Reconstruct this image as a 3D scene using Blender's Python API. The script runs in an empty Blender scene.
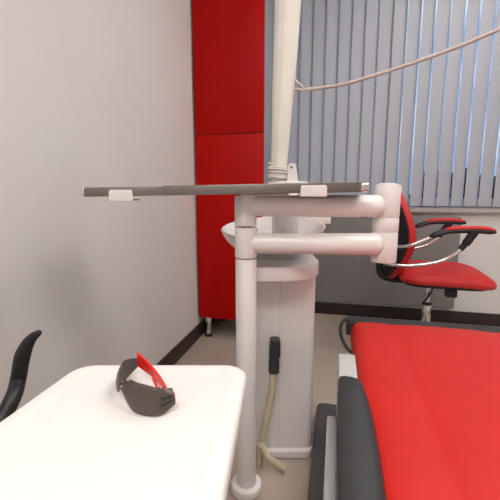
import bpy, bmesh, math, random
from mathutils import Vector, Matrix
random.seed(4)
C = bpy.context.scene.collection
R = math.radians
# ------------------------------------------------------------------ camera maths
F = 370.0; H = 0.95; YAW = R(13.2); PIT = R(9.2)
ROTZ = Matrix.Rotation(YAW, 4, 'Z')          # frame turned with the dental unit (u right, v depth, z up)

def uv(px, py, v):                            # pixel -> (u, z) on the upright plane at depth v
    b = (250-py)/F
    t = v/(math.cos(PIT)+b*math.sin(PIT))
    return ((px-250)/F*t, H+t*(-math.sin(PIT)+b*math.cos(PIT)))

def ray(px, py):
    b = (250-py)/F
    return ROTZ @ Vector(((px-250)/F, math.cos(PIT)+b*math.sin(PIT), -math.sin(PIT)+b*math.cos(PIT)))

def on_y(px, py, Y):
    r = ray(px, py); return Vector((0, 0, H))+r*(Y/r.y)

def on_z(px, py, z):
    r = ray(px, py); return Vector((0, 0, H))+r*((z-H)/r.z)

# ------------------------------------------------------------------ materials
def mat(name, col, rough=.5, metal=0, noise=.04, scale=12, bump=0, bscale=80, coat=0, spec=.5, stretch=None):
    m = bpy.data.materials.new(name); m.use_nodes = True
    nt = m.node_tree; b = nt.nodes['Principled BSDF']
    b.inputs['Roughness'].default_value = rough
    b.inputs['Metallic'].default_value = metal
    b.inputs['Specular IOR Level'].default_value = spec
    if coat: b.inputs['Coat Weight'].default_value = coat; b.inputs['Coat Roughness'].default_value = .15
    tc = nt.nodes.new('ShaderNodeTexCoord'); mp = nt.nodes.new('ShaderNodeMapping')
    nt.links.new(tc.outputs['Object'], mp.inputs['Vector'])
    if stretch: mp.inputs['Scale'].default_value = stretch
    n = nt.nodes.new('ShaderNodeTexNoise'); n.inputs['Scale'].default_value = scale; n.inputs['Detail'].default_value = 4
    nt.links.new(mp.outputs[0], n.inputs['Vector'])
    r = nt.nodes.new('ShaderNodeValToRGB')
    r.color_ramp.elements[0].position = .3; r.color_ramp.elements[1].position = .7
    r.color_ramp.elements[0].color = [c*(1-noise) for c in col]+[1]
    r.color_ramp.elements[1].color = [min(1, c*(1+noise)) for c in col]+[1]
    nt.links.new(n.outputs['Fac'], r.inputs['Fac'])
    nt.links.new(r.outputs['Color'], b.inputs['Base Color'])
    if bump:
        n2 = nt.nodes.new('ShaderNodeTexNoise'); n2.inputs['Scale'].default_value = bscale; n2.inputs['Detail'].default_value = 3
        nt.links.new(mp.outputs[0], n2.inputs['Vector'])
        bp = nt.nodes.new('ShaderNodeBump'); bp.inputs['Strength'].default_value = bump; bp.inputs['Distance'].default_value = .002
        nt.links.new(n2.outputs['Fac'], bp.inputs['Height']); nt.links.new(bp.outputs[0], b.inputs['Normal'])
    return m

M = {}
M['wall'] = mat('painted_wall', (.71, .695, .685), .7, noise=.02, scale=3, bump=.25, bscale=160)
M['ceil'] = mat('ceiling_paint', (.8, .79, .77), .8, noise=.01)
M['base'] = mat('dark_wood_skirting', (.028, .014, .012), .45, noise=.3, scale=20, stretch=(1, 1, 8))
M['white'] = mat('white_enamel', (.80, .765, .75), .3, noise=.012, coat=.3)
M['tablewhite'] = mat('white_moulded_plastic', (.84, .835, .82), .35, noise=.01)
M['steel'] = mat('brushed_steel', (.25, .225, .21), .40, 1, noise=.1, scale=30, stretch=(1, 20, 20))
M['brightsteel'] = mat('polished_steel', (.75, .73, .70), .2, 1, noise=.03)
M['chrome'] = mat('chrome', (.72, .70, .69), .14, 1, noise=.02)
M['black'] = mat('black_plastic', (.012, .012, .013), .45, noise=.15, scale=40)
M['darkgrey'] = mat('dark_grey_plastic', (.026, .027, .030), .5, noise=.08, scale=40, bump=.1, bscale=300)
M['lightgrey'] = mat('light_grey_plastic', (.50, .50, .495), .45, noise=.02)
M['midgrey'] = mat('grey_plastic', (.25, .24, .235), .5, noise=.04)
M['basegrey'] = mat('charcoal_base_plastic', (.09, .088, .088), .5, noise=.06, scale=30)
M['redleather'] = mat('red_vinyl', (.58, .014, .008), .42, noise=.05, scale=6, bump=.12, bscale=220, spec=.35)
M['redfabric'] = mat('red_upholstery', (.55, .016, .014), .6, noise=.05, scale=14, bump=.2, bscale=400)
M['redplastic'] = mat('red_translucent_plastic', (.82, .02, .015), .25, noise=.03)
M['carcass'] = mat('blue_grey_laminate', (.29, .33, .345), .4, noise=.05, scale=5, stretch=(1, 1, .1))
M['radiator'] = mat('grey_radiator_enamel', (.215, .205, .20), .5, noise=.06, scale=9, stretch=(6, 1, .3))
M['sill'] = mat('sill_paint', (.50, .47, .45), .5, noise=.03)
M['hose'] = mat('beige_corrugated_hose', (.52, .44, .32), .5, noise=.08)
M['cable'] = mat('cream_cable', (.76, .73, .67), .5, noise=.03)
M['arm'] = mat('pale_pink_grey_tube', (.55, .46, .44), .4, noise=.03)
M['hedge'] = mat('dark_foliage', (.03, .05, .045), .9, noise=.6, scale=30)
M['groundm'] = mat('outside_ground', (.35, .36, .36), .9, noise=.2)
M['frame'] = mat('white_window_frame', (.75, .76, .78), .4, noise=.01)

def m_floor():
    m = mat('beige_floor_tile', (.47, .39, .33), .33, noise=.06, scale=5)
    nt = m.node_tree; b = nt.nodes['Principled BSDF']
    src = b.inputs['Base Color'].links[0].from_socket
    tc = nt.nodes.new('ShaderNodeTexCoord'); br = nt.nodes.new('ShaderNodeTexBrick')
    br.offset = 0; br.inputs['Scale'].default_value = 1
    br.inputs['Brick Width'].default_value = .45; br.inputs['Row Height'].default_value = .45
    br.inputs['Mortar Size'].default_value = .003
    br.inputs['Color1'].default_value = (1, 1, 1, 1); br.inputs['Color2'].default_value = (.97, .97, .97, 1); br.inputs['Mortar'].default_value = (.92, .91, .9, 1)
    nt.links.new(tc.outputs['Object'], br.inputs['Vector'])
    mx = nt.nodes.new('ShaderNodeMix'); mx.data_type = 'RGBA'; mx.blend_type = 'MULTIPLY'; mx.inputs[0].default_value = 1
    nt.links.new(src, mx.inputs[6]); nt.links.new(br.outputs['Color'], mx.inputs[7]); nt.links.new(mx.outputs[2], b.inputs['Base Color'])
    return m
M['floor'] = m_floor()

def m_door():                                  # glossy red front with a band of fine perforation dots
    m = mat('red_cabinet_lacquer', (.42, .003, .0015), .45, noise=.03, scale=4, spec=.12)
    nt = m.node_tree; b = nt.nodes['Principled BSDF']
    src = b.inputs['Base Color'].links[0].from_socket
    tc = nt.nodes.new('ShaderNodeTexCoord')
    mp = nt.nodes.new('ShaderNodeMapping'); mp.inputs['Scale'].default_value = (1, 1, 1); mp.inputs['Location'].default_value = (0, 0, 0)
    nt.links.new(tc.outputs['Object'], mp.inputs['Vector'])
    sep = nt.nodes.new('ShaderNodeSeparateXYZ'); nt.links.new(mp.outputs[0], sep.inputs[0])
    def mth(op, a, bb=None):
        n = nt.nodes.new('ShaderNodeMath'); n.operation = op
        for i, q in enumerate((a, bb)):
            if q is None: continue
            if isinstance(q, (int, float)): n.inputs[i].default_value = q
            else: nt.links.new(q, n.inputs[i])
        return n.outputs[0]
    P = .018
    dx = mth('SUBTRACT', mth('FRACT', mth('DIVIDE', sep.outputs[0], P)), .5)
    dz = mth('SUBTRACT', mth('FRACT', mth('DIVIDE', sep.outputs[2], P)), .5)
    d = mth('SQRT', mth('ADD', mth('MULTIPLY', dx, dx), mth('MULTIPLY', dz, dz)))
    dot = mth('LESS_THAN', d, .24)
    band = mth('MULTIPLY', mth('GREATER_THAN', sep.outputs[0], .0), mth('LESS_THAN', sep.outputs[0], .155))
    low = mth('GREATER_THAN', sep.outputs[2], .88)
    fac = mth('MULTIPLY', mth('MULTIPLY', dot, band), low)
    mx = nt.nodes.new('ShaderNodeMix'); mx.data_type = 'RGBA'
    nt.links.new(fac, mx.inputs[0]); nt.links.new(src, mx.inputs[6]); mx.inputs[7].default_value = (.20, .001, .001, 1)
    nt.links.new(mx.outputs[2], b.inputs['Base Color'])
    return m
M['door'] = m_door()

def m_vane():
    m = bpy.data.materials.new('blind_fabric'); m.use_nodes = True
    nt = m.node_tree; out = nt.nodes['Material Output']; b = nt.nodes['Principled BSDF']
    b.inputs['Base Color'].default_value = (.62, .63, .655, 1); b.inputs['Roughness'].default_value = .8
    n = nt.nodes.new('ShaderNodeTexNoise'); n.inputs['Scale'].default_value = 500
    bp = nt.nodes.new('ShaderNodeBump'); bp.inputs['Strength'].default_value = .15; bp.inputs['Distance'].default_value = .001
    nt.links.new(n.outputs['Fac'], bp.inputs['Height']); nt.links.new(bp.outputs[0], b.inputs['Normal'])
    t = nt.nodes.new('ShaderNodeBsdfTranslucent'); t.inputs['Color'].default_value = (.62, .68, .78, 1)
    mx = nt.nodes.new('ShaderNodeMixShader'); mx.inputs[0].default_value = .36
    nt.links.new(b.outputs[0], mx.inputs[1]); nt.links.new(t.outputs[0], mx.inputs[2]); nt.links.new(mx.outputs[0], out.inputs['Surface'])
    return m
M['vane'] = m_vane()

def m_clear(name, tint, gl, rough=.05):
    m = bpy.data.materials.new(name); m.use_nodes = True
    nt = m.node_tree; out = nt.nodes['Material Output']; nt.nodes.remove(nt.nodes['Principled BSDF'])
    t = nt.nodes.new('ShaderNodeBsdfTransparent'); t.inputs['Color'].default_value = (*tint, 1)
    g = nt.nodes.new('ShaderNodeBsdfGlossy'); g.inputs['Roughness'].default_value = rough
    lw = nt.nodes.new('ShaderNodeLayerWeight'); lw.inputs['Blend'].default_value = gl
    mx = nt.nodes.new('ShaderNodeMixShader')
    nt.links.new(lw.outputs['Fresnel'], mx.inputs[0]); nt.links.new(t.outputs[0], mx.inputs[1]); nt.links.new(g.outputs[0], mx.inputs[2])
    nt.links.new(mx.outputs[0], out.inputs['Surface'])
    return m
M['glass'] = m_clear('window_glass', (.93, .96, .98), .2)

def m_lens():
    m = bpy.data.materials.new('smoked_lens'); m.use_nodes = True
    nt = m.node_tree; out = nt.nodes['Material Output']; b = nt.nodes['Principled BSDF']
    b.inputs['Base Color'].default_value = (.12, .098, .085, 1); b.inputs['Roughness'].default_value = .22
    t = nt.nodes.new('ShaderNodeBsdfTransparent'); t.inputs['Color'].default_value = (.42, .36, .32, 1)
    mx = nt.nodes.new('ShaderNodeMixShader'); mx.inputs[0].default_value = .38
    nt.links.new(b.outputs[0], mx.inputs[1]); nt.links.new(t.outputs[0], mx.inputs[2]); nt.links.new(mx.outputs[0], out.inputs['Surface'])
    return m
M['lens'] = m_lens()

def m_emit(name, col, s):
    m = bpy.data.materials.new(name); m.use_nodes = True
    b = m.node_tree.nodes['Principled BSDF']
    b.inputs['Base Color'].default_value = (.8, .8, .8, 1)
    b.inputs['Emission Color'].default_value = (*col, 1); b.inputs['Emission Strength'].default_value = s
    return m

# ------------------------------------------------------------------ mesh helpers
def new(): return bmesh.new()

def rbox(bm, c, s, bev=.004, seg=2, rot=None):
    t = bmesh.new(); bmesh.ops.create_cube(t, size=1)
    for v in t.verts: v.co = Vector((v.co.x*s[0], v.co.y*s[1], v.co.z*s[2]))
    if bev: bmesh.ops.bevel(t, geom=t.edges[:], offset=bev, segments=seg, affect='EDGES', profile=.5)
    mtx = Matrix.Translation(c)
    if rot is not None: mtx = mtx @ rot
    t.transform(mtx); merge(bm, t); return bm

def merge(bm, t):
    me = bpy.data.meshes.new('tmp'); t.to_mesh(me); t.free(); bm.from_mesh(me); bpy.data.meshes.remove(me)

def loft(bm, rings, cap0=True, cap1=True, closed=True):
    vs = [[bm.verts.new(p) for p in r] for r in rings]
    n = len(rings[0])
    for a, b in zip(vs, vs[1:]):
        for i in range(n if closed else n-1):
            j = (i+1) % n
            bm.faces.new((a[i], a[j], b[j], b[i]))
    if cap0: bm.faces.new(vs[0][::-1])
    if cap1: bm.faces.new(vs[-1])
    return vs

def smooth(pts, k=6):
    pts = [Vector(p) for p in pts]; out = []
    for i in range(len(pts)-1):
        p0 = pts[max(i-1, 0)]; p1 = pts[i]; p2 = pts[i+1]; p3 = pts[min(i+2, len(pts)-1)]
        for q in range(k):
            t = q/k
            out.append(.5*((2*p1)+(p2-p0)*t+(2*p0-5*p1+4*p2-p3)*t*t+(3*p1-p0-3*p2+p3)*t**3))
    out.append(pts[-1]); return out

def tube(bm, path, r, seg=14, sx=1.0, round_ends=False):
    path = [Vector(p) for p in path]
    rs = list(r) if isinstance(r, (list, tuple)) else [r]*len(path)
    if round_ends:
        d0 = (path[0]-path[1]).normalized(); d1 = (path[-1]-path[-2]).normalized()
        r0, r1 = rs[0], rs[-1]
        pre = [(path[0]+d0*r0*math.sin(a), r0*math.cos(a)) for a in (R(86), R(65), R(45), R(22))]
        post = [(path[-1]+d1*r1*math.sin(a), r1*math.cos(a)) for a in (R(22), R(45), R(65), R(86))]
        path = [p for p, _ in pre]+path+[p for p, _ in post]; rs = [q for _, q in pre]+rs+[q for _, q in post]
    n = len(path); rings = []; ref = None
    for i, p in enumerate(path):
        t = (path[min(i+1, n-1)]-path[max(i-1, 0)]).normalized()
        if ref is None:
            ref = Vector((0, 0, 1)) if abs(t.z) < .9 else Vector((1, 0, 0))
        x = (ref-t*ref.dot(t)).normalized(); y = t.cross(x); ref = x
        rings.append([p+(x*math.cos(2*math.pi*k/seg)*sx+y*math.sin(2*math.pi*k/seg))*rs[i] for k in range(seg)])
    loft(bm, rings); return bm

def lathe(bm, prof, c=(0, 0), seg=40, sx=1, sy=1, cap0=True, cap1=True):
    rings = [[(c[0]+r*sx*math.cos(2*math.pi*k/seg), c[1]+r*sy*math.sin(2*math.pi*k/seg), z) for k in range(seg)] for r, z in prof]
    loft(bm, rings, cap0, cap1); return bm

def rcyl(bm, c, r, z0, z1, bev=.004, seg=36):
    pr = [(r-bev, z0), (r-bev*.3, z0+bev*.3), (r, z0+bev), (r, z1-bev), (r-bev*.3, z1-bev*.3), (r-bev, z1)]
    return lathe(bm, pr, c, seg)

def rpoly(pts, rad, k=8):                      # rounded outline, pts counter-clockwise
    out = []; n = len(pts)
    for i in range(n):
        p = Vector(pts[i]).to_2d(); a = (Vector(pts[i-1]).to_2d()-p); b = (Vector(pts[(i+1) % n]).to_2d()-p)
        r = rad[i] if isinstance(rad, (list, tuple)) else rad
        an = a.normalized(); bn = b.normalized(); ang = an.angle(bn)
        d = r/math.tan(ang/2); p0 = p+an*d; p1 = p+bn*d
        cen = p+(an+bn).normalized()*(r/math.sin(ang/2))
        a0 = math.atan2(*(p0-cen).yx); a1 = math.atan2(*(p1-cen).yx)
        da = a1-a0
        while da > math.pi: da -= 2*math.pi
        while da < -math.pi: da += 2*math.pi
        for q in range(k+1):
            t = a0+da*q/k; out.append((cen.x+r*math.cos(t), cen.y+r*math.sin(t)))
    return out

def inset(o, d):
    n = len(o); out = []
    for i in range(n):
        a = Vector(o[i-1]); b = Vector(o[(i+1) % n]); t = (b-a)
        t = t.normalized() if t.length > 1e-9 else Vector((1, 0))
        out.append((o[i][0]-t.y*d, o[i][1]+t.x*d))
    return out

def inset_poly(pts, d):                        # true offset of a convex counter-clockwise polygon
    n = len(pts); out = []
    for i in range(n):
        p = Vector(pts[i]); a = (p-Vector(pts[i-1])).normalized(); c = (Vector(pts[(i+1) % n])-p).normalized()
        na = Vector((-a.y, a.x)); nc = Vector((-c.y, c.x)); m_ = (na+nc).normalized()
        out.append(tuple(p+m_*(d/max(.2, m_.dot(na)))))
    return out

def slab(bm, o, z0, z1, bev=.005, k=4, extra=None):
    rings = []
    for q in range(k+1):
        a = math.pi/2*q/k
        rings.append([(x, y, z0+bev*(1-math.cos(a))) for x, y in inset(o, bev*(1-math.sin(a)))])
    for q in range(k+1):
        a = math.pi/2*q/k
        rings.append([(x, y, z1-bev*(1-math.sin(a))) for x, y in inset(o, bev*(1-math.cos(a)))])
    if extra:
        for d, z in extra: rings.append([(x, y, z) for x, y in inset(o, d)])
    loft(bm, rings); return bm

ROOT = {}
def obj(name, bm, m, parent=None, frame=None, smooth_deg=35):
    if frame is not None: bm.transform(frame)
    if parent is not None:
        r = parent
        while r.parent: r = r.parent
        bm.transform(ROOT[r.name])
    bmesh.ops.recalc_face_normals(bm, faces=bm.faces[:])
    me = bpy.data.meshes.new(name); bm.to_mesh(me); bm.free()
    for p in me.polygons: p.use_smooth = True
    me.set_sharp_from_angle(angle=R(smooth_deg))
    me.materials.append(M[m] if isinstance(m, str) else m)
    o = bpy.data.objects.new(name, me); C.objects.link(o)
    if parent is not None: o.parent = parent
    return o

def thing(name, label, cat, loc, group=None):
    o = bpy.data.objects.new(name, None); C.objects.link(o); o.empty_display_size = .1
    o.location = loc; o['label'] = label; o['category'] = cat
    if group: o['group'] = group
    ROOT[o.name] = Matrix.Translation(Vector(loc)).inverted()
    return o

def struct(name, bm, m):
    o = obj(name, bm, m); o['kind'] = 'structure'; return o

# ------------------------------------------------------------------ the room
XL, XR, YB, YF, ZC = -.854, 2.5, 2.832, -2.2, 2.75
WX0, WX1, WZ0, WZ1 = -.50, 2.0, .83, 2.42
struct('floor', rbox(new(), ((XL+XR)/2, (YB+YF)/2, -.05), (XR-XL+.6, YB-YF+.6, .1), 0), 'floor')
struct('ceiling', rbox(new(), ((XL+XR)/2, (YB+YF)/2, ZC+.05), (XR-XL+.6, YB-YF+.6, .1), 0), 'ceil')
struct('wall_left', rbox(new(), (XL-.1, (YB+YF)/2, ZC/2), (.2, YB-YF, ZC), 0), 'wall')
struct('wall_right', rbox(new(), (XR+.1, (YB+YF)/2, ZC/2), (.2, YB-YF, ZC), 0), 'wall')
struct('wall_front', rbox(new(), ((XL+XR)/2, YF-.1, ZC/2), (XR-XL+.4, .2, ZC), 0), 'wall')
b = new()
TW = .26; yc = YB+TW/2
rbox(b, ((XL-.2+WX0)/2, yc, ZC/2), (WX0-XL+.2, TW, ZC), 0)
rbox(b, ((XR+.2+WX1)/2, yc, ZC/2), (XR+.2-WX1, TW, ZC), 0)
rbox(b, ((WX0+WX1)/2, yc, WZ0/2), (WX1-WX0, TW, WZ0), 0)
rbox(b, ((WX0+WX1)/2, yc, (WZ1+ZC)/2), (WX1-WX0, TW, ZC-WZ1), 0)
struct('wall_back', b, 'wall')
struct('baseboard_left', rbox(new(), (XL+.007, (YB+YF)/2, .045), (.014, YB-YF-.03, .09), .003), 'base')
struct('baseboard_back', rbox(new(), ((XL+XR)/2, YB-.007, .045), (XR-XL, .014, .09), .003), 'base')
struct('baseboard_right', rbox(new(), (XR-.007, (YB+YF)/2, .045), (.014, YB-YF-.03, .09), .003), 'base')
# window: frame with mullions and panes, sill board as trim
b = new(); yw = YB+.19; ft = .06
for x in (WX0+ft/2, (WX0*2+WX1)/3, (WX0+WX1*2)/3, WX1-ft/2): rbox(b, (x, yw, (WZ0+WZ1)/2), (ft, .06, WZ1-WZ0), .005)
for z in (WZ0+ft/2, WZ1-ft/2): rbox(b, ((WX0+WX1)/2, yw, z), (WX1-WX0, .055, ft), .005)
wf = struct('window_1', b, 'frame')
b = new(); rbox(b, ((WX0+WX1)/2, yw, (WZ0+WZ1)/2), (WX1-WX0-.06, .006, WZ1-WZ0-.06), 0)
ROOT[wf.name] = Matrix.Identity(4)
obj('pane', b, 'glass', wf)
struct('trim_1', rbox(new(), ((WX0+WX1)/2, YB-.005+.06, WZ0-.017), (WX1-WX0+.1, .20, .034), .006), 'sill')
# outside
g = rbox(new(), (1, 13.3, -.6), (60, 20, .1), 0); struct('ground', g, 'groundm')
b = new()
for i in range(26):
    x = -7+i*.62; h = 1.35+random.random()*.7
    t = bmesh.new(); bmesh.ops.create_icosphere(t, subdivisions=3, radius=.6)
    for v in t.verts:
        v.co *= 1+.18*math.sin(v.co.x*17+i)*math.cos(v.co.z*21+i*2)
        v.co = Vector((v.co.x+x, v.co.y+9.5, (v.co.z/.6*.5+.5)*h-.6))
    merge(b, t)
hd = obj('hedge', b, 'hedge'); hd['label'] = 'dark green hedge glimpsed outdoors through the gaps of the blind'; hd['category'] = 'hedge'

# ------------------------------------------------------------------ vertical blind
bl = thing('vertical_blind', 'pale grey vertical blind hanging across the window at the back', 'blind', (.7, YB-.035, WZ0+.006))
HZ = 2.36; yv = YB-.060
obj('headrail', rbox(new(), ((WX0+WX1)/2, yv, HZ+.02), (WX1-WX0+.1, .045, .045), .005), 'frame', bl)
pitch = .0855; x = on_y(299, 150, yv).x+pitch/2-2*pitch; k = 0
ang = {10: 20, 11: 24, 12: 14, 13: 17, 14: 23, 15: 16, 16: 17, 17: 22, 18: 17, 19: 22}
while x < WX1-.02:
    a = R(ang.get(k, 13.5+((k*7) % 5)*.7 if k < 10 else 24))
    bm_ = new(); W = .089; th = .0012; rings = []
    for z in (WZ0+.012, HZ):
        ring = []
        for s in (-1, -.5, 0, .5, 1): ring.append((s*W/2, -.0015*(1-s*s)+.0007-th/2, z))
        for s in (1, .5, 0, -.5, -1): ring.append((s*W/2, -.0015*(1-s*s)+.0007+th/2, z))
        rings.append(ring)
    loft(bm_, rings)
    obj('vane', bm_, 'vane', bl, Matrix.Translation((x, yv, 0)) @ Matrix.Rotation(a, 4, 'Z'))
    x += pitch; k += 1

# ------------------------------------------------------------------ radiator panel
ra = thing('radiator', 'flat grey radiator panel on the back wall under the blind', 'radiator', (.3, YB-.05, .11))
o = rpoly([(-.32, .118), (.828, .118), (.828, .772), (-.32, .772)], .008, 3)
b = new(); slab(b, o, 0, .03, .004)
obj('panel', b, 'radiator', ra, Matrix(((1, 0, 0, 0), (0, 0, -1, YB-.025), (0, 1, 0, 0), (0, 0, 0, 1))))
for xx in (-.15, .65):
    obj('bracket', rbox(new(), (xx, YB-.0145, .45), (.05, .021, .3), .002), 'midgrey', ra)

# ------------------------------------------------------------------ red cabinet
cx0, cx1, cy, cz = -.842, -.424, 2.152, .14
cb = thing('cabinet', 'tall glossy red cabinet on metal legs in the corner by the white wall', 'cabinet', ((cx0+cx1)/2, cy+.22, 0))
obj('carcass', rbox(new(), ((cx0+cx1)/2, cy+.02+.2, (cz+2.3)/2+.001), (cx1-cx0-.001, .40, 2.3-cz-.004), .002), 'carcass', cb)
dx0 = on_y(228.5, 120, cy).x
for z0, z1 in ((cz, 1.2715), (1.2755, 2.3)):
    bm_ = rbox(new(), ((cx0+cx1)/2, cy+.009, (z0+z1)/2), (cx1-cx0, .018, z1-z0), .002)
    d = obj('door', bm_, 'door', cb)
    # shift the object origin so that the dotted band starts at local x = 0
    off = Vector((dx0, 0, 0))-cb.location; off.z = 0; off.y = 0
    d.data.transform(Matrix.Translation(-off)); d.location = off
for lx in (cx0+.045, cx1-.045):
    for ly in (cy+.05, cy+.36):
        b = new(); rcyl(b, (lx, ly), .021, .015, cz+.002, .003, 24)
        l = obj('leg', b, 'brightsteel', cb)
        b = new(); rcyl(b, (lx, ly), .026, 0, .018, .004, 24); obj('foot', b, 'black', l)

# ------------------------------------------------------------------ dental unit (built in the turned u,v,z frame)
u0 = .10; v0 = 1.30
w0 = ROTZ @ Vector((u0, v0, 0))
du = thing('dental_unit', 'white dental unit column with rinse bowl, lamp post and folding tray arm', 'dental unit', w0)
PV = 1.05
pu, _ = uv(246, 240, PV); pr = .0305
z_up0 = uv(246, 225.5, PV)[1]; z_up1 = uv(246, 195.5, PV)[1]
z_lo1 = uv(246, 227, PV)[1]; z_col = uv(246, 258, PV)[1]
# pole up from the floor foot
b = new(); rcyl(b, (pu, PV), pr, .02, z_col-.0015, .0015); pole = obj('pole', b, 'white', du, ROTZ)
b = new(); rcyl(b, (pu, PV), .05, 0, .03, .008); obj('foot_flange', b, 'white', pole, ROTZ)
# lower arm with its sleeve
eu, _ = uv(385.5, 222, PV); er = .0355
zl = uv(300, 243.2, PV)[1]; zu = uv(300, 206, PV)[1]
def armtube(z, r0, r1, av):
    n = 10; path = []; rs = []
    end = uv(384, 222, av)[0]
    for i in range(n+1):
        t = i/n; path.append((pu+(end-r1*.8-pu)*t, PV+(av-PV)*t, z)); rs.append(r0+(r1-r0)*t)
    d = (Vector(path[-1])-Vector(path[-2])).normalized(); L = Vector(path[-1])
    for a in (20, 40, 58, 74, 86):
        path.append(L+d*r1*.8*math.sin(R(a))); rs.append(r1*math.cos(R(a)))
    return tube(new(), path, rs, 28)
lo = obj('lower_arm', armtube(zl, .0285, .0315, PV-.018), 'white', du, ROTZ)
b = new(); rcyl(b, (pu, PV), pr+.0012, z_col+.0015, z_lo1, .005); obj('sleeve', b, 'white', lo, ROTZ)
up_ = obj('upper_arm', armtube(zu, .0285, .0315, PV-.018), 'white', du, ROTZ)
b = new(); rcyl(b, (pu-.001, PV), pr+.0005, z_up0, z_up1, .004); obj('tray_pivot', b, 'white', up_, ROTZ)
for zz, par in ((zl, lo), (zu, up_)):
    bu = uv(363, 222, PV-.018)[0]
    b = new(); rcyl(b, (bu, PV-.016), .013, zz-.0355, zz-.025, .003, 20); obj('screw_cap', b, 'midgrey', par, ROTZ)
# elbow joint in three stacked pieces
je = [uv(385.5, y, PV)[1] for y in (261.5, 231, 217.5, 183.5)]
b = new(); rcyl(b, (eu, PV), er-.001, je[0]+.003, je[3]-.004, .002); el = obj('elbow_joint', b, 'white', du, ROTZ)
for z0, z1, q in ((je[0], je[1]-.0012, 0), (je[1]+.0012, je[2]-.0012, .0003), (je[2]+.0012, je[3]-.004, .0008)):
    b = new(); rcyl(b, (eu, PV), er+q, z0, z1, .0035 if q != .0003 else .001); obj('collar', b, 'white', el, ROTZ)
b = new(); lathe(b, [(er-.008, je[3]-.0045), (er-.009, je[3]-.001), (er-.015, je[3]+.001), (.004, je[3]+.0015)], (eu, PV)); obj('end_cap', b, 'white', el, ROTZ)

# body column, rounded cap, bowl
br_u = uv(316, 300, 1.2)[0]; bl_u = uv(243, 300, 1.2)[0]; zc1 = .742
o = rpoly([(bl_u, 1.2), (br_u, 1.2), (br_u, 1.44), (bl_u, 1.44)], [.02, .02, .03, .03], 6)
b = new(); slab(b, o, 0.02, .70, .004); body = obj('body_column', b, 'white', du, ROTZ)
su = uv(279.5, 340, 1.2)[0]
obj('panel_seam', rbox(new(), (su, 1.2003, .36), (.0016, .002, .66), 0), 'lightgrey', body, ROTZ)
o = rpoly([(bl_u-.008, 1.185), (br_u+.006, 1.185), (br_u+.006, 1.455), (bl_u-.008, 1.455)], .03, 5)
b = new(); slab(b, o, 0, .035, .008); obj('foot_plate', b, 'white', body, ROTZ)
cr = uv(317, 262, 1.235)[0]
zc1 = .721
o = rpoly([(bl_u-.003, 1.085), (cr, 1.085), (cr, 1.46), (bl_u-.003, 1.46)], [.04, .13, .03, .03], 14)
b = new(); slab(b, o, .676, zc1, .005)
obj('top_cover', b, 'white', du, ROTZ)
bc = (uv(273, 225, 1.27)[0], 1.27); rz = uv(221, 226.5, 1.27)[1]
hb = rz-zc1
hb = rz-.762
prof = [(.50, 0), (.72, hb*.02), (.84, hb*.2), (.93, hb*.52), (.985, hb*.85), (1.0, hb*.97), (.995, hb), (.965, hb), (.945, hb*.93), (.90, hb*.6), (.80, hb*.3), (.6, hb*.18), (.2, hb*.14)]
rx = uv(325, 224, 1.27)[0]-bc[0]
b = new(); lathe(b, [(r, z-hb) for r, z in prof], (0, 0), 56, rx, .155)
BT = ROTZ @ Matrix.Translation((bc[0], bc[1], rz)) @ Matrix.Rotation(R(8.5), 4, 'X') @ Matrix.Rotation(R(-2.5), 4, 'Y')
bowl = obj('rinse_bowl', b, 'white', du, BT)
b = new(); lathe(b, [(.088, zc1-.002), (.084, zc1+.01), (.084, rz-hb+.012)], bc, 48, 1, .8); obj('bowl_foot', b, 'lightgrey', bowl, ROTZ)
ra_, rb_ = uv(262, 220, 1.445), uv(330, 220, 1.445)
obj('bowl_bracket', rbox(new(), ((ra_[0]+rb_[0])/2, 1.44, ra_[1]), (rb_[0]-ra_[0], .03, .028), .003), 'white', du, ROTZ)

# lamp post with flange, coil, hook and thin curved arm
LV = 1.27
pc = uv(285, 215, LV)[0]
zt = uv(285, 182, LV)[1]
b = new(); rcyl(b, (pc, LV), .0455, .765, zt-.002, .004); lp = obj('lamp_post', b, 'white', du, ROTZ)
b = new(); lathe(b, [(.066, zt-.008), (.069, zt-.005), (.068, zt-.001), (.06, zt+.002), (.03, zt+.004)], (uv(288, 182, LV)[0], LV), 40, 1, .8); obj('flange', b, 'white', lp, ROTZ)
zf = uv(285, 195.5, LV)[1]; b = new(); rcyl(b, (pc, LV), .053, zf-.004, zf+.006, .003); obj('flange', b, 'white', lp, ROTZ)
a0 = uv(278.7, 170, LV); a1 = uv(283.7, 80, LV); a2 = uv(288.2, 0, LV); a3 = uv(290, -25, LV)
b = new(); rings = []
for (u_, z_), r_ in ((( uv(278.3, 181, LV)), .0255), (a0, .0258), (uv(281, 128, LV), .031), (a1, .0365), (a2, .042), (a3, .043)):
    ring = []
    for k in range(48):
        a = 2*math.pi*k/48
        rr = r_*(1-.05*max(0, math.cos(6*a))**8)
        ring.append((u_+rr*math.cos(a), LV+rr*math.sin(a), z_))
    rings.append(ring)
loft(b, rings); obj('tapered_shaft', b, 'cable', lp, ROTZ)
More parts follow.
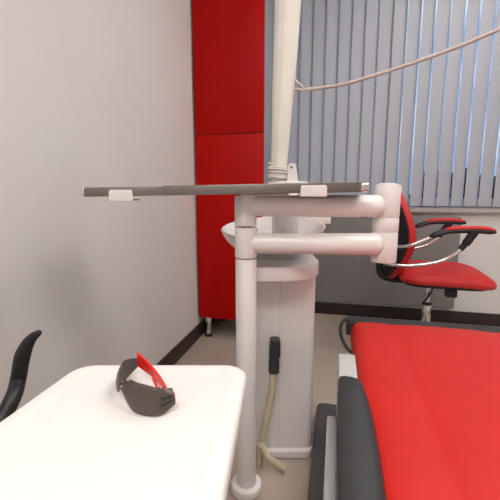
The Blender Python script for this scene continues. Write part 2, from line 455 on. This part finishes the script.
# cream cable wound in turns round the foot of the shaft
path = []; turns = 5.5; zA = uv(278, 179.5, LV)[1]; zB = uv(278, 164.5, LV)[1]
for i in range(int(turns*22)+1):
    t = i/(turns*22); a = i/22*2*math.pi+1
    path.append((a0[0]+.0345*math.cos(a), LV+.0345*math.sin(a), zA+(zB-zA)*t-.004*math.cos(a+.2)+.0016*math.sin(a*.37)))
b = new(); tube(b, path, .0031, 8); obj('cable_coil', b, 'cable', lp, ROTZ)
hk0 = uv(292.3, 182, LV-.03); hk1 = uv(292, 168, LV-.03)
b = new()
o = [(hk0[0]-.018, zt-.001), (hk0[0]+.018, zt-.001), (hk1[0]+.0145, hk1[1])]
for k in range(1, 12): o.append((hk1[0]+.0145*math.cos(math.pi*k/12), hk1[1]+.0145*math.sin(math.pi*k/12)))
o.append((hk1[0]-.0145, hk1[1]))
slab(b, o, 0, .014, .002); obj('hook_bracket', b, 'white', lp, ROTZ @ Matrix(((1, 0, 0, 0), (0, 0, -1, LV-.026), (0, 1, 0, 0), (0, 0, 0, 1))))
b = new(); rcyl(b, (0, 0), .0045, 0, .003, .0006, 16); obj('pin', b, 'midgrey', lp, ROTZ @ Matrix.Translation((hk1[0]-.003, LV-.0405, hk1[1]+.002)) @ Matrix.Rotation(R(90), 4, 'X'))
pts = []
for px, py, v in ((283, 86, 1.27), (297, 89.5, 1.27), (313, 89, 1.26), (342, 84.5, 1.24), (366, 78, 1.22), (410, 64, 1.18), (470, 42, 1.12), (540, 10, 1.06), (620, -30, 1.0)):
    u_, z_ = uv(px, py, v); pts.append((u_, v, z_))
la = obj('lamp_arm', tube(new(), smooth(pts, 6), .0055, 12), 'arm', du, ROTZ)
p0 = uv(293, 78, 1.265); p1 = uv(305, 89.5, 1.265)
obj('arm_strut', tube(new(), [(p0[0], 1.265, p0[1]), (p1[0], 1.265, p1[1])], .004, 10), 'arm', la, ROTZ)

# ------------------------------------------------------------------ steel instrument tray with clips
TV0, TV1 = .955, 1.15
tl = uv(80.5, 192.2, TV0); tr = uv(370, 187, TV0)
TR = math.atan2(tr[1]-tl[1], tr[0]-tl[0]); TL = math.hypot(tr[0]-tl[0], tr[1]-tl[1])
fr = ROTZ @ Matrix.Translation((tl[0], 0, tl[1])) @ Matrix.Rotation(-TR, 4, 'Y')
it = thing('instrument_tray', 'flat stainless steel instrument tray balanced level on the white folding arm', 'tray', ROTZ @ Vector(((tl[0]+tr[0])/2, 1.05, (tl[1]+tr[1])/2-.012)))
h = .0125; nx = uv(160, 192, TV0)[0]-tl[0]
b = new()
rbox(b, (TL/2, (TV0+TV1)/2, -h+.003), (TL-.03, TV1-TV0-.01, .005), .001)                # bottom
rbox(b, ((nx-.007+.010)/2, TV0+.004, 0), (nx-.007-.010, .008, 2*h-.002), .0012)
rbox(b, ((nx+.007+TL-.022)/2, TV0+.004, .0), (TL-.022-nx-.007, .008, 2*h), .0012)
rbox(b, (nx, TV0+.004, -.0025), (.015, .008, 2*h-.006), 0)
rbox(b, (TL/2, TV1-.004, 0), (TL-.036, .008, 2*h), .0012)
rbox(b, (.013, (TV0+TV1)/2, 0), (.008, TV1-TV0-.002, 2*h-.003), .0012)
rbox(b, (TL-.024, (TV0+TV1)/2, 0), (.008, TV1-TV0-.002, 2*h-.001), .0012)
pan = obj('pan', b, 'steel', it, fr)
b = new(); rbox(b, (.0055, (TV0+TV1)/2, 0), (.009, TV1-TV0, 2*h-.004), .003, 3); obj('end_bar', b, 'brightsteel', it, fr)
b = new(); rbox(b, (TL-.012, (TV0+TV1)/2, -.0005), (.022, TV1-TV0, 2*h-.004), .004, 3); obj('end_bar', b, 'brightsteel', it, fr)
# underside holder and clips belong to the arm
hu = (pu-tl[0])
b = new(); rbox(b, (hu+.05, 1.05, -h-.0035), (.13, .12, .005), .002)
hz = obj('tray_holder', b, 'white', up_, fr)
for xa, xb, ya, yb in ((109, 132.5, 190, 201), (300.5, 327, 185.5, 196.5)):
    ca = uv(xa, (ya+yb)/2, TV0-.004); cb_ = uv(xb, (ya+yb)/2, TV0-.004)
    wv = cb_[0]-ca[0]; zc = ca[1]; hh = (yb-ya)/F*TV0
    o = rpoly([(-wv/2, -hh/2), (wv/2, -hh/2), (wv/2, hh/2), (-wv/2, hh/2)], [.002, .002, .006, .006], 5)
    b = new(); slab(b, o, 0, .006, .0018)
    b.transform(Matrix.Translation(((ca[0]+cb_[0])/2, TV0-.0005, zc)) @ Matrix.Rotation(R(90), 4, 'X'))
    t = new(); rbox(t, ((ca[0]+cb_[0])/2, TV0+.03, zc-hh/2+.0025), (wv, .064, .004), .001); merge(b, t)
    obj('tray_clip', b, 'white', up_, ROTZ)

# ------------------------------------------------------------------ suction hose parked on the body
sh = thing('suction_hose', 'dark grey suction handpiece with beige corrugated hose on the white column', 'suction hose', ROTZ @ Vector((uv(268, 380, 1.18)[0], 1.18, .04)))
k0 = uv(275, 338, 1.18); k1 = uv(274, 357, 1.18); k2 = uv(273.6, 372, 1.18)
b = new()
def sect(c, w, d, k=6): return [(x+c[0], y+1.179, c[1]) for x, y in rpoly([(-w/2, -d/2), (w/2, -d/2), (w/2, d/2), (-w/2, d/2)], .007, k)]
loft(b, [sect((k0[0], k0[1]), .027, .030), sect((k0[0], k0[1]-.004), .034, .038), sect((k1[0]+.0015, k1[1]+.012), .038, .038), sect((k1[0]+.0005, k1[1]+.002), .034, .036)])
hp = obj('handpiece', b, 'darkgrey', sh, ROTZ)
b = new(); loft(b, [sect((k1[0], k1[1]), .031, .034), sect((k1[0]-.0005, k1[1]-.008), .034, .036), sect((k2[0], k2[1]+.004), .034, .036), sect(k2, .028, .030)])
obj('nozzle_socket', b, 'darkgrey', hp, ROTZ)
pts = []
for px, py, v in ((273.5, 370, 1.178), (272.5, 388, 1.172), (269.5, 405, 1.166), (266, 421, 1.16), (262, 440, 1.155), (259, 465, 1.15)):
    q = uv(px, py, v); pts.append((q[0], v, q[1]))
pts += [(pts[-1][0]+.005, 1.14, .09), (pts[-1][0]+.03, 1.135, .05), (pts[-1][0]+.09, 1.12, .014)]
ph = smooth(pts, 26); rs = [.0115+.0016*math.cos(i*math.pi/1.5) for i in range(len(ph))]
obj('hose', tube(new(), ph, rs, 16), 'hose', sh, ROTZ, 60)

# ------------------------------------------------------------------ white instrument table in the foreground
TZ = .62
q = [on_z(px, py, TZ) for px, py in ((79, 363), (249, 363), (238, 420), (23, 402.5))]
bl_, brr, fr_, fl_ = [v.to_2d() for v in q]
dr = (fr_-brr).normalized(); dl = (fl_-bl_).normalized(); dl = (on_z(20, 404, TZ).to_2d()-on_z(70, 369, TZ).to_2d()).normalized()
n1 = brr+dr*.43; n2 = bl_+dl*.40
tb = thing('instrument_table', 'white moulded pedestal table in the foreground holding the tinted glasses', 'table', ((bl_.x+n1.x)/2, (bl_.y+n1.y)/2, 0))
quad = [tuple(n2), tuple(n1), tuple(brr), tuple(bl_)]
rad0 = [.055, .055, .040, .045]
b = new()
def q_in(d, z):                                # the same outline, d further in
    return [(x, y, z) for x, y in rpoly(inset_poly(quad, d), [r-d*.45 for r in rad0], 8)]
prof = [(.012*(1-math.sin(R(a))), TZ-.035+.012*(1-math.cos(R(a)))) for a in (0, 22, 45, 67, 90)]
prof += [(.012*(1-math.cos(R(a))), TZ-.012*(1-math.sin(R(a)))) for a in (0, 22, 45, 67, 90)]
prof += [(.024, TZ+.0003), (.030, TZ-.0008), (.036, TZ-.0022), (.045, TZ-.0026)]
loft(b, [q_in(d, z) for d, z in prof])
obj('table_top', b, 'tablewhite', tb)
tcx, tcy = (bl_.x+n1.x)/2, (bl_.y+n1.y)/2
b = new(); rcyl(b, (tcx, tcy), .03, .03, TZ-.034, .002); obj('pedestal', b, 'lightgrey', tb)
b = new(); lathe(b, [(.15, 0), (.16, .006), (.158, .018), (.13, .028), (.035, .036)], (tcx, tcy)); obj('base', b, 'lightgrey', tb)

# ------------------------------------------------------------------ safety glasses
A_ = on_z(139, 374, TZ); B_ = on_z(175, 410, TZ)
mid = (A_+B_)/2; ex = (A_-B_); gw = ex.length/2; th_ = math.atan2(ex.y, ex.x)
G = Matrix.Translation((mid.x, mid.y, TZ-.0022)) @ Matrix.Rotation(th_, 4, 'Z')
sg = thing('safety_glasses', 'brown-tinted wraparound safety glasses with folded red temples on the white table', 'glasses', (mid.x, mid.y, TZ-.002))
def lens(s):                                   # s=+1 far lens, -1 near lens; local x sideways, y forward
    b = new(); nu, nv = 22, 12; S = []
    for i in range(nu+1):
        t = i/nu
        x = s*(.004+(gw-.004)*math.sin(t*math.pi/2)**.92)
        y = .056*math.cos(t*math.pi/2*.97)**.8-.004
        lo_ = .0015+.020*max(0, 1-t/.30)**1.6+.012*max(0, (t-.72)/.28)**1.5
        hi = .047-.004*(1-t)**2-.011*max(0, (t-.45)/.55)**1.3-.006*max(0, 1-t/.15)**2
        row = []
        for j in range(nv+1):
            w_ = j/nv; z = lo_+(hi-lo_)*w_
            lean = -.010*(w_-.35)+.006*(1-(2*w_-1)**2)
            n = Vector((s*math.sin(t*1.5), math.cos(t*1.5)))
            row.append(Vector((x+n.x*lean, y+n.y*lean, z)))
        S.append(row)
    V = [[b.verts.new(p) for p in r] for r in S]
    for i in range(nu):
        for j in range(nv): b.faces.new((V[i][j], V[i+1][j], V[i+1][j+1], V[i][j+1]))
    bmesh.ops.recalc_face_normals(b, faces=b.faces[:])
    bmesh.ops.solidify(b, geom=b.faces[:], thickness=.002)
    return b, S
for s in (1, -1):
    b, S = lens(s); L = obj('lens', b, 'lens', sg, G)
    for jz in (8, 5):      # two dark vent slits beside each hinge
        b = new(); pts = []
        for i in (17, 18, 19, 20, 21):
            p = S[i][jz]; n = Vector((s*math.sin(i/22*1.5), math.cos(i/22*1.5), 0)); pts.append(p+n*.0008)
        tube(b, pts, [.0007, .0011, .0013, .0014, .0014], 8)
        obj('vent_slit', b, 'black', L, G)
b = new(); rbox(b, (0, .0515, .034), (.014, .005, .012), .0022); obj('nose_bridge', b, 'lens', sg, G)
b = new()
for s in (1, -1): tube(b, smooth([(s*.004, .046, .031), (s*.009, .040, .025), (s*.011, .037, .017), (s*.010, .036, .012)], 4), .0025, 10)
obj('nose_pad', b, 'redplastic', sg, G)
def temple(s, x1, yb, z0, h0, rise, curl):
    n = 20; rings = []
    for i in range(n+1):
        t = i/n
        x = s*(gw-.006)+(x1-s*(gw-.006))*t; y = yb-.007*math.sin(math.pi*t)
        hh = h0*(1-t)**1.2+.0085-.002*t
        zc_ = z0+rise*(1-t)**2-.006*t+curl*max(0, (t-.6)/.4)**2
        th = .0017
        rings.append([(x, y-th, zc_-hh/2), (x, y+th, zc_-hh/2), (x, y+th, zc_+hh/2), (x, y-th, zc_+hh/2)])
    b = new(); loft(b, rings); return b
obj('temple', temple(1, -(gw-.012), .003, .027, .017, .007, 0), 'redplastic', sg, G)
obj('temple', temple(-1, -.012, .008, .017, .004, 0, .022), 'redplastic', sg, G)
for s in (1, -1):
    b = new(); rbox(b, (s*(gw-.004), .001, .024), (.004, .007, .010), .0015); obj('hinge', b, 'redplastic', sg, G)

# ------------------------------------------------------------------ red dental chair
DX0, DX1, DY0, DY1, DZ = .060, .64, .30, 1.308, .50
dc = thing('dental_chair', 'red vinyl dental chair with dark shell and armrest at lower right', 'dental chair', (.35, .85, 0))
b = new(); rings = []
ny = 26
xs = [0, .004, .012, .024, .04, .08, .125, .133, .142, .2, .284]
zs = [-.0501, -.026, -.011, -.003, 0, .001, -.001, -.0035, -.001, .002, .003]
W_ = DX1-DX0
px_ = xs+[W_-x for x in xs[:-1][::-1]]; pz_ = zs+zs[:-1][::-1]
yy = [0, .004, .014, .03]+[.03+(DY1-DY0-.06)*i/14 for i in range(1, 14)]+[DY1-DY0-.03, DY1-DY0-.012, DY1-DY0-.003, DY1-DY0]
for y in yy:
    e = min(y, DY1-DY0-y); R_ = .03
    dz = 0 if e >= R_ else -(R_-math.sqrt(max(0, R_*R_-(R_-e)**2)))
    ins = 0 if e >= R_ else .010*(1-e/R_)**2
    ring = [(DX0-.035*0+ins+x*(W_-2*ins)/W_, DY0+y, DZ+z+dz if z > -.0501 else DZ-.05) for x, z in zip(px_, pz_)]
    rings.append(ring)
loft(b, rings); obj('seat_cushion', b, 'redleather', dc)
o = rpoly([(DX0+.036, DY0-.03), (DX1+.02, DY0-.03), (DX1+.02, DY1+.05), (DX0-.014, DY1+.05), (DX0-.014, DY1-.012), (DX0+.036, DY1-.03)], [.018, .018, .018, .012, .004, .004], 6)
b = new(); slab(b, o, DZ-.06, DZ-.006, .008, extra=[(.010, DZ-.006)])
obj('under_shell', b, 'darkgrey', dc)
b = new(); rcyl(b, (.36, .80), .12, .10, DZ-.058, .01); obj('lift_column', b, 'midgrey', dc)
bb0 = on_z(317, 401, .06)
o = rpoly([(bb0.x, .35), (.62, .35), (.62, bb0.y), (bb0.x, bb0.y)], .03, 6)
b = new(); slab(b, o, 0, .06, .012); rcyl(b, (.36, .80), .16, .055, .11, .02); obj('base', b, 'basegrey', dc)
# armrest along the near-left side
ax0, ax1 = on_z(341, 385, .555).x, on_z(367, 385, .555).x
ay1 = on_z(350, 374, .555).y
rings = []
b = new(); aw = .0285
for i, (y, dw, zt_) in enumerate(((ay1, .55, -.012), (ay1-.006, .78, -.004), (ay1-.018, .93, 0), (ay1-.05, 1.0, .001), (ay1-.12, 1.1, .0), (ay1-.22, 1.15, -.004), (ay1-.40, 1.15, -.01))):
    w_ = aw*dw; zb = .47; zz = .557+zt_; xl = .016
    xr = xl+2*w_
    rings.append([(xl, y, zb), (xr-.006, y, zb), (xr, y, zb+.01), (xr, y, zz-.022), (xr-.006, y, zz-.008), (xr-.016, y, zz-.001), (xl+.012, y, zz), (xl+.003, y, zz-.003), (xl, y, zz-.012)])
loft(b, rings); ar = obj('armrest', b, 'darkgrey', dc)
p = on_z(348, 356, .545)
g0 = ay1-.01
pY = on_z(347, 353.5, .540).y
obj('armrest_support', rbox(new(), (.037, (pY+g0-.03)/2, .480), (.042, pY-g0+.03, .120), .005, 3), 'lightgrey', dc)
obj('side_cover', rbox(new(), (.006, ay1-.235, .41), (.022, .40, .13), .006, 3), 'lightgrey', dc)
obj('side_strut', rbox(new(), (.035, ay1-.25, .44), (.05, .12, .07), .004), 'midgrey', dc)
pts = [on_y(px, py, Y) for px, py, Y in ((350, 320, 1.29), (345, 319.5, 1.29), (340.8, 326, 1.28), (341, 335, 1.25), (344.5, 344, 1.20), (350, 351, 1.14), (356, 354, 1.10))]
obj('cable', tube(new(), smooth(pts, 6), .0058, 10), 'black', dc)

# ------------------------------------------------------------------ office chair (faces +X)
ox, oy = .515, 2.20
oc = thing('office_chair', 'red and black office chair with chrome arms under the window blind', 'office chair', (ox, oy, 0))
OF = Matrix.Translation((ox, oy, 0)) @ Matrix.Rotation(R(-3), 4, 'Z')
# seat
b = new(); rings = []
sq = [(-.17, -.235), (.29, -.245), (.29, .245), (-.17, .235)]
def so_in(d): return rpoly(inset_poly(sq, d), [r-d*.55 for r in (.10, .12, .12, .10)], 10)
for d, z in ((.05, .470), (.012, .472), (.002, .482), (0, .496), (.008, .512), (.03, .524), (.06, .531), (.12, .534), (.17, .532)):
    rings.append([(x, y, z-(.02*max(0, (x-.12)/.17)**2)) for x, y in so_in(d)])
loft(b, rings); obj('seat', b, 'redfabric', oc, OF)
b = new(); slab(b, so_in(.025), .455, .472, .006); obj('seat_shell', b, 'black', oc, OF)
# backrest: red cushion on a black shell
def bx(z): return -.235+.045*math.exp(-((z-.70)/.16)**2)+.05*(z-.7)*-0.35
def hw(z):
    t = (z-.722)/.270
    return .222*math.sqrt(max(0, 1-abs(t)**2.3))
def back(front, rear, scale, zs_):
    rings = []
    for z in zs_:
        w_ = max(hw(z)*scale, .004); ring = []
        for k in range(13):
            s = -1+2*k/12; ring.append((bx(z)+front(s, z)+.05*(w_*s/.22)**2, w_*s, z))
        for k in range(13):
            s = 1-2*k/12; ring.append((bx(z)+rear(s, z)+.05*(w_*s/.22)**2, w_*s, z))
        rings.append(ring)
    b = new(); loft(b, rings); return b
zz_ = [456e-3+.53*(1-math.cos(math.pi*i/30))/2 for i in range(31)]
bk = obj('backrest', back(lambda s, z: .028+.012*math.sqrt(max(0, 1-s*s)), lambda s, z: .0-.004*math.sqrt(max(0, 1-s*s)), 1, zz_), 'redfabric', oc, OF)
obj('back_shell', back(lambda s, z: .002, lambda s, z: -.012*math.sqrt(max(0, 1-s**4))-.003, .95, zz_), 'black', bk, OF)
obj('back_bracket', tube(new(), smooth([(-.245, 0, .62), (-.262, 0, .54), (-.255, 0, .475), (-.20, 0, .449), (-.05, 0, .447)], 6), .022, 12, sx=1.0), 'black', oc, OF)
# arms: chrome loop, black holder, red pad
def to_loc(px, py, Y): return on_y(px, py, Y)-Vector((ox, 0, 0))
YA = oy-.255
up_pts = [to_loc(px, py, YA) for px, py in ((396, 249), (410, 246.5), (424, 241.5), (437, 236))]
lo_pts = [to_loc(px, py, YA) for px, py in ((384, 263), (392, 265), (410, 266), (428, 264.5), (444, 261), (456, 255), (463, 250), (466, 247))]
pad_ = [to_loc(px, py, YA) for px, py in ((434, 236.5), (448, 232), (460, 230.5), (482, 230.5), (496, 232))]
for s in (-1, 1):
    yA = -.255 if s < 0 else .255
    rot = Matrix.Translation((ox, oy, 0)) @ Matrix.Rotation(R(-3), 4, 'Z')
    def S_(P, dy=0, dz=0): return [Vector((p.x, yA+dy, p.z+dz)) for p in P]
    U_ = S_(up_pts); L_ = S_(lo_pts); PD = S_(pad_)
    U_[0].y = .93*.2*s; U_[0].x = -.22
    L_[0].y = s*.17; L_[1].y = s*.235; L_[0].z -= .01
    ar = obj('armrest', tube(new(), smooth(PD, 5), [.012]+[.019]*18+[.017, .012], 12, sx=.74, round_ends=True), 'black', oc, rot)
    obj('tube', tube(new(), smooth(U_, 6), .0095, 12), 'chrome', ar, rot)
    obj('tube', tube(new(), smooth(L_, 6), .0105, 12), 'chrome', ar, rot)
    pd = smooth([p+Vector((0, 0, .011)) for p in PD[1:]], 6)
    n_ = len(pd); rr = [.021*min(1, .45+i/5, .45+(n_-1-i)/5) for i in range(n_)]
    obj('pad', tube(new(), pd, rr, 14, sx=.5, round_ends=True), 'redfabric', ar, rot)
    e = L_[-1]; top = PD[3]
    obj('bracket', tube(new(), smooth([e+Vector((-.012, 0, -.012)), e+Vector((.006, 0, .012)), Vector((top.x-.035, yA, top.z-.035)), Vector((top.x-.02, yA, top.z-.004))], 5), [.015]*6+[.02]*6+[.022]*4, 12), 'black', ar, rot)
b = new(); rbox(b, (.03, 0, .447), (.24, .16, .03), .006); obj('mechanism', b, 'black', oc, OF)
lv = to_loc(446, 287, oy-.16)
b = new(); tube(b, [(.06, -.05, .445), (.075, -.15, .437)], .006, 10); rbox(b, (.078, -.168, .428), (.055, .04, .042), .008, 3); obj('lever', b, 'black', oc, OF)
b = new(); rcyl(b, (0, 0), .0135, .28, .44, .001, 24); col = obj('gas_column', b, 'chrome', oc, OF)
b = new(); rcyl(b, (0, 0), .024, .09, .312, .002, 28); obj('outer_sleeve', b, 'chrome', col, OF)
b = new(); rcyl(b, (0, 0), .026, .308, .322, .003, 28); obj('collar', b, 'black', col, OF)
obj('cable_tie', tube(new(), smooth([(.012, -.016, .44), (.018, -.018, .40), (.0, -.021, .36), (-.018, -.021, .33)], 5), .005, 8), 'black', col, OF)
b = new(); rcyl(b, (0, 0), .045, .075, .15, .006, 30); obj('hub', b, 'black', oc, OF)
for k in range(5):
    a = R(72*k+20); d = Vector((math.cos(a), math.sin(a), 0))
    lg = obj('base_leg', tube(new(), [d*.03+Vector((0, 0, .115)), d*.16+Vector((0, 0, .105)), d*.29+Vector((0, 0, .078))], [.024, .021, .016], 12, sx=.8, round_ends=True), 'black', oc, OF)
    b = new(); n = Vector((-d.y, d.x, 0)); c = d*.285+Vector((0, 0, .025))
    for sgn in (-1, 1): tube(b, [c+n*sgn*.008, c+n*sgn*.011, c+n*sgn*.022, c+n*sgn*.025], [.022, .025, .025, .021], 20)
    tube(b, [c+Vector((0, 0, 0)), c+Vector((0, 0, .052))], .007, 10); obj('caster', b, 'black', lg, OF)

# ------------------------------------------------------------------ black stool at the left edge, its armrest tip in view
st = thing('stool', 'black stool with upturned armrest at the left edge by the pale wall', 'stool', (-.655, .34, 0))
sx_, sy_ = -.655, .34
b = new(); lathe(b, [(.12, .475), (.155, .48), (.168, .495), (.168, .515), (.15, .53), (.10, .536), (.02, .534)], (sx_, sy_)); obj('seat', b, 'black', st)
b = new(); rcyl(b, (sx_, sy_), .022, .06, .478, .002, 24); obj('gas_column', b, 'chrome', st)
b = new(); rcyl(b, (sx_, sy_), .035, .05, .10, .004, 24); obj('hub', b, 'black', st)
for k in range(5):
    a = R(72*k+54); d = Vector((math.cos(a), math.sin(a), 0)); c0 = Vector((sx_, sy_, 0))
    lg = obj('base_leg', tube(new(), [c0+d*.02+Vector((0, 0, .08)), c0+d*.165+Vector((0, 0, .06))], [.018, .013], 10, round_ends=True), 'black', st)
    b = new(); n = Vector((-d.y, d.x, 0)); c = c0+d*.16+Vector((0, 0, .022))
    for sgn in (-1, 1): tube(b, [c+n*sgn*.005, c+n*sgn*.008, c+n*sgn*.016, c+n*sgn*.018], [.019, .022, .022, .019], 18)
    tube(b, [c, c+Vector((0, 0, .04))], .006, 8); obj('caster', b, 'black', lg)
def tp(px, py, v):
    q = uv(px, py, v); return ROTZ @ Vector((q[0], v, q[1]))
pts = [Vector((sx_+.02, sy_+.12, .47)), Vector((sx_+.01, sy_+.19, .475)), Vector((sx_+.01, sy_+.24, .52)), tp(18, 380, .75), tp(22, 358, .75), tp(27, 345, .75), tp(33, 337, .75), tp(38.6, 333, .75)]
sp = smooth(pts, 6); n = len(sp)
obj('armrest', tube(new(), sp, [.016 if i < n*.6 else .0155-.0095*((i/n-.6)/.4) for i in range(n)], 14, round_ends=True), 'black', st)

# ------------------------------------------------------------------ ceiling lamps, sky, camera
def ceiling_lamp(x, y, w, d, s, label, col=(1, .93, .86)):
    t = thing('ceiling_light', label, 'ceiling light', (x, y, ZC-.05))
    b = new()
    for sx, sy, ww, dd in ((0, d/2+.015, w+.06, .03), (0, -d/2-.015, w+.06, .03), (w/2+.015, 0, .03, d), (-w/2-.015, 0, .03, d)):
        rbox(b, (x+sx, y+sy, ZC-.0255), (ww, dd, .05), .003)
    obj('frame', b, 'frame', t)
    obj('diffuser', rbox(new(), (x, y, ZC-.022), (w, d, .03), .002), m_emit('lamp_diffuser', col, s), t)
LC = (1, .945, .90)
ceiling_lamp(1.0, .5, 1.2, .6, 10, 'long ceiling light panel above the dental chair', LC)
ceiling_lamp(.1, -.9, 1.2, .6, 16, 'added unseen fill light panel on the ceiling behind the white table', LC)  # added fill lamp out of view, lightens the room and the tray shadow
ceiling_lamp(.9, 1.8, .6, .6, 15, 'added unseen ceiling light panel brightening the back wall near the window', LC)  # extra lamp added out of view to brighten cabinet, back wall and blind

w = bpy.data.worlds.new('sky'); bpy.context.scene.world = w; w.use_nodes = True
nt = w.node_tree; bg = nt.nodes['Background']
tc = nt.nodes.new('ShaderNodeTexCoord'); n = nt.nodes.new('ShaderNodeTexNoise'); n.inputs['Scale'].default_value = 5; n.inputs['Detail'].default_value = 5
r = nt.nodes.new('ShaderNodeValToRGB'); r.color_ramp.elements[0].color = (.26, .42, .72, 1); r.color_ramp.elements[1].color = (.72, .84, 1, 1)
r.color_ramp.elements[0].position = .45; r.color_ramp.elements[1].position = .62
nt.links.new(tc.outputs['Generated'], n.inputs['Vector']); nt.links.new(n.outputs['Fac'], r.inputs['Fac']); nt.links.new(r.outputs['Color'], bg.inputs['Color'])
bg.inputs['Strength'].default_value = 1.15

cam = bpy.data.cameras.new('camera'); co = bpy.data.objects.new('camera', cam); C.objects.link(co)
co.location = (0, 0, H); co.rotation_euler = (R(90)-PIT, 0, YAW)
cam.sensor_width = 36; cam.lens = F/500*36; cam.clip_start = .02
sc = bpy.context.scene; sc.camera = co
sc.view_settings.view_transform = 'Standard'; sc.view_settings.look = 'None'
sc.view_settings.exposure = .14; sc.view_settings.gamma = 1
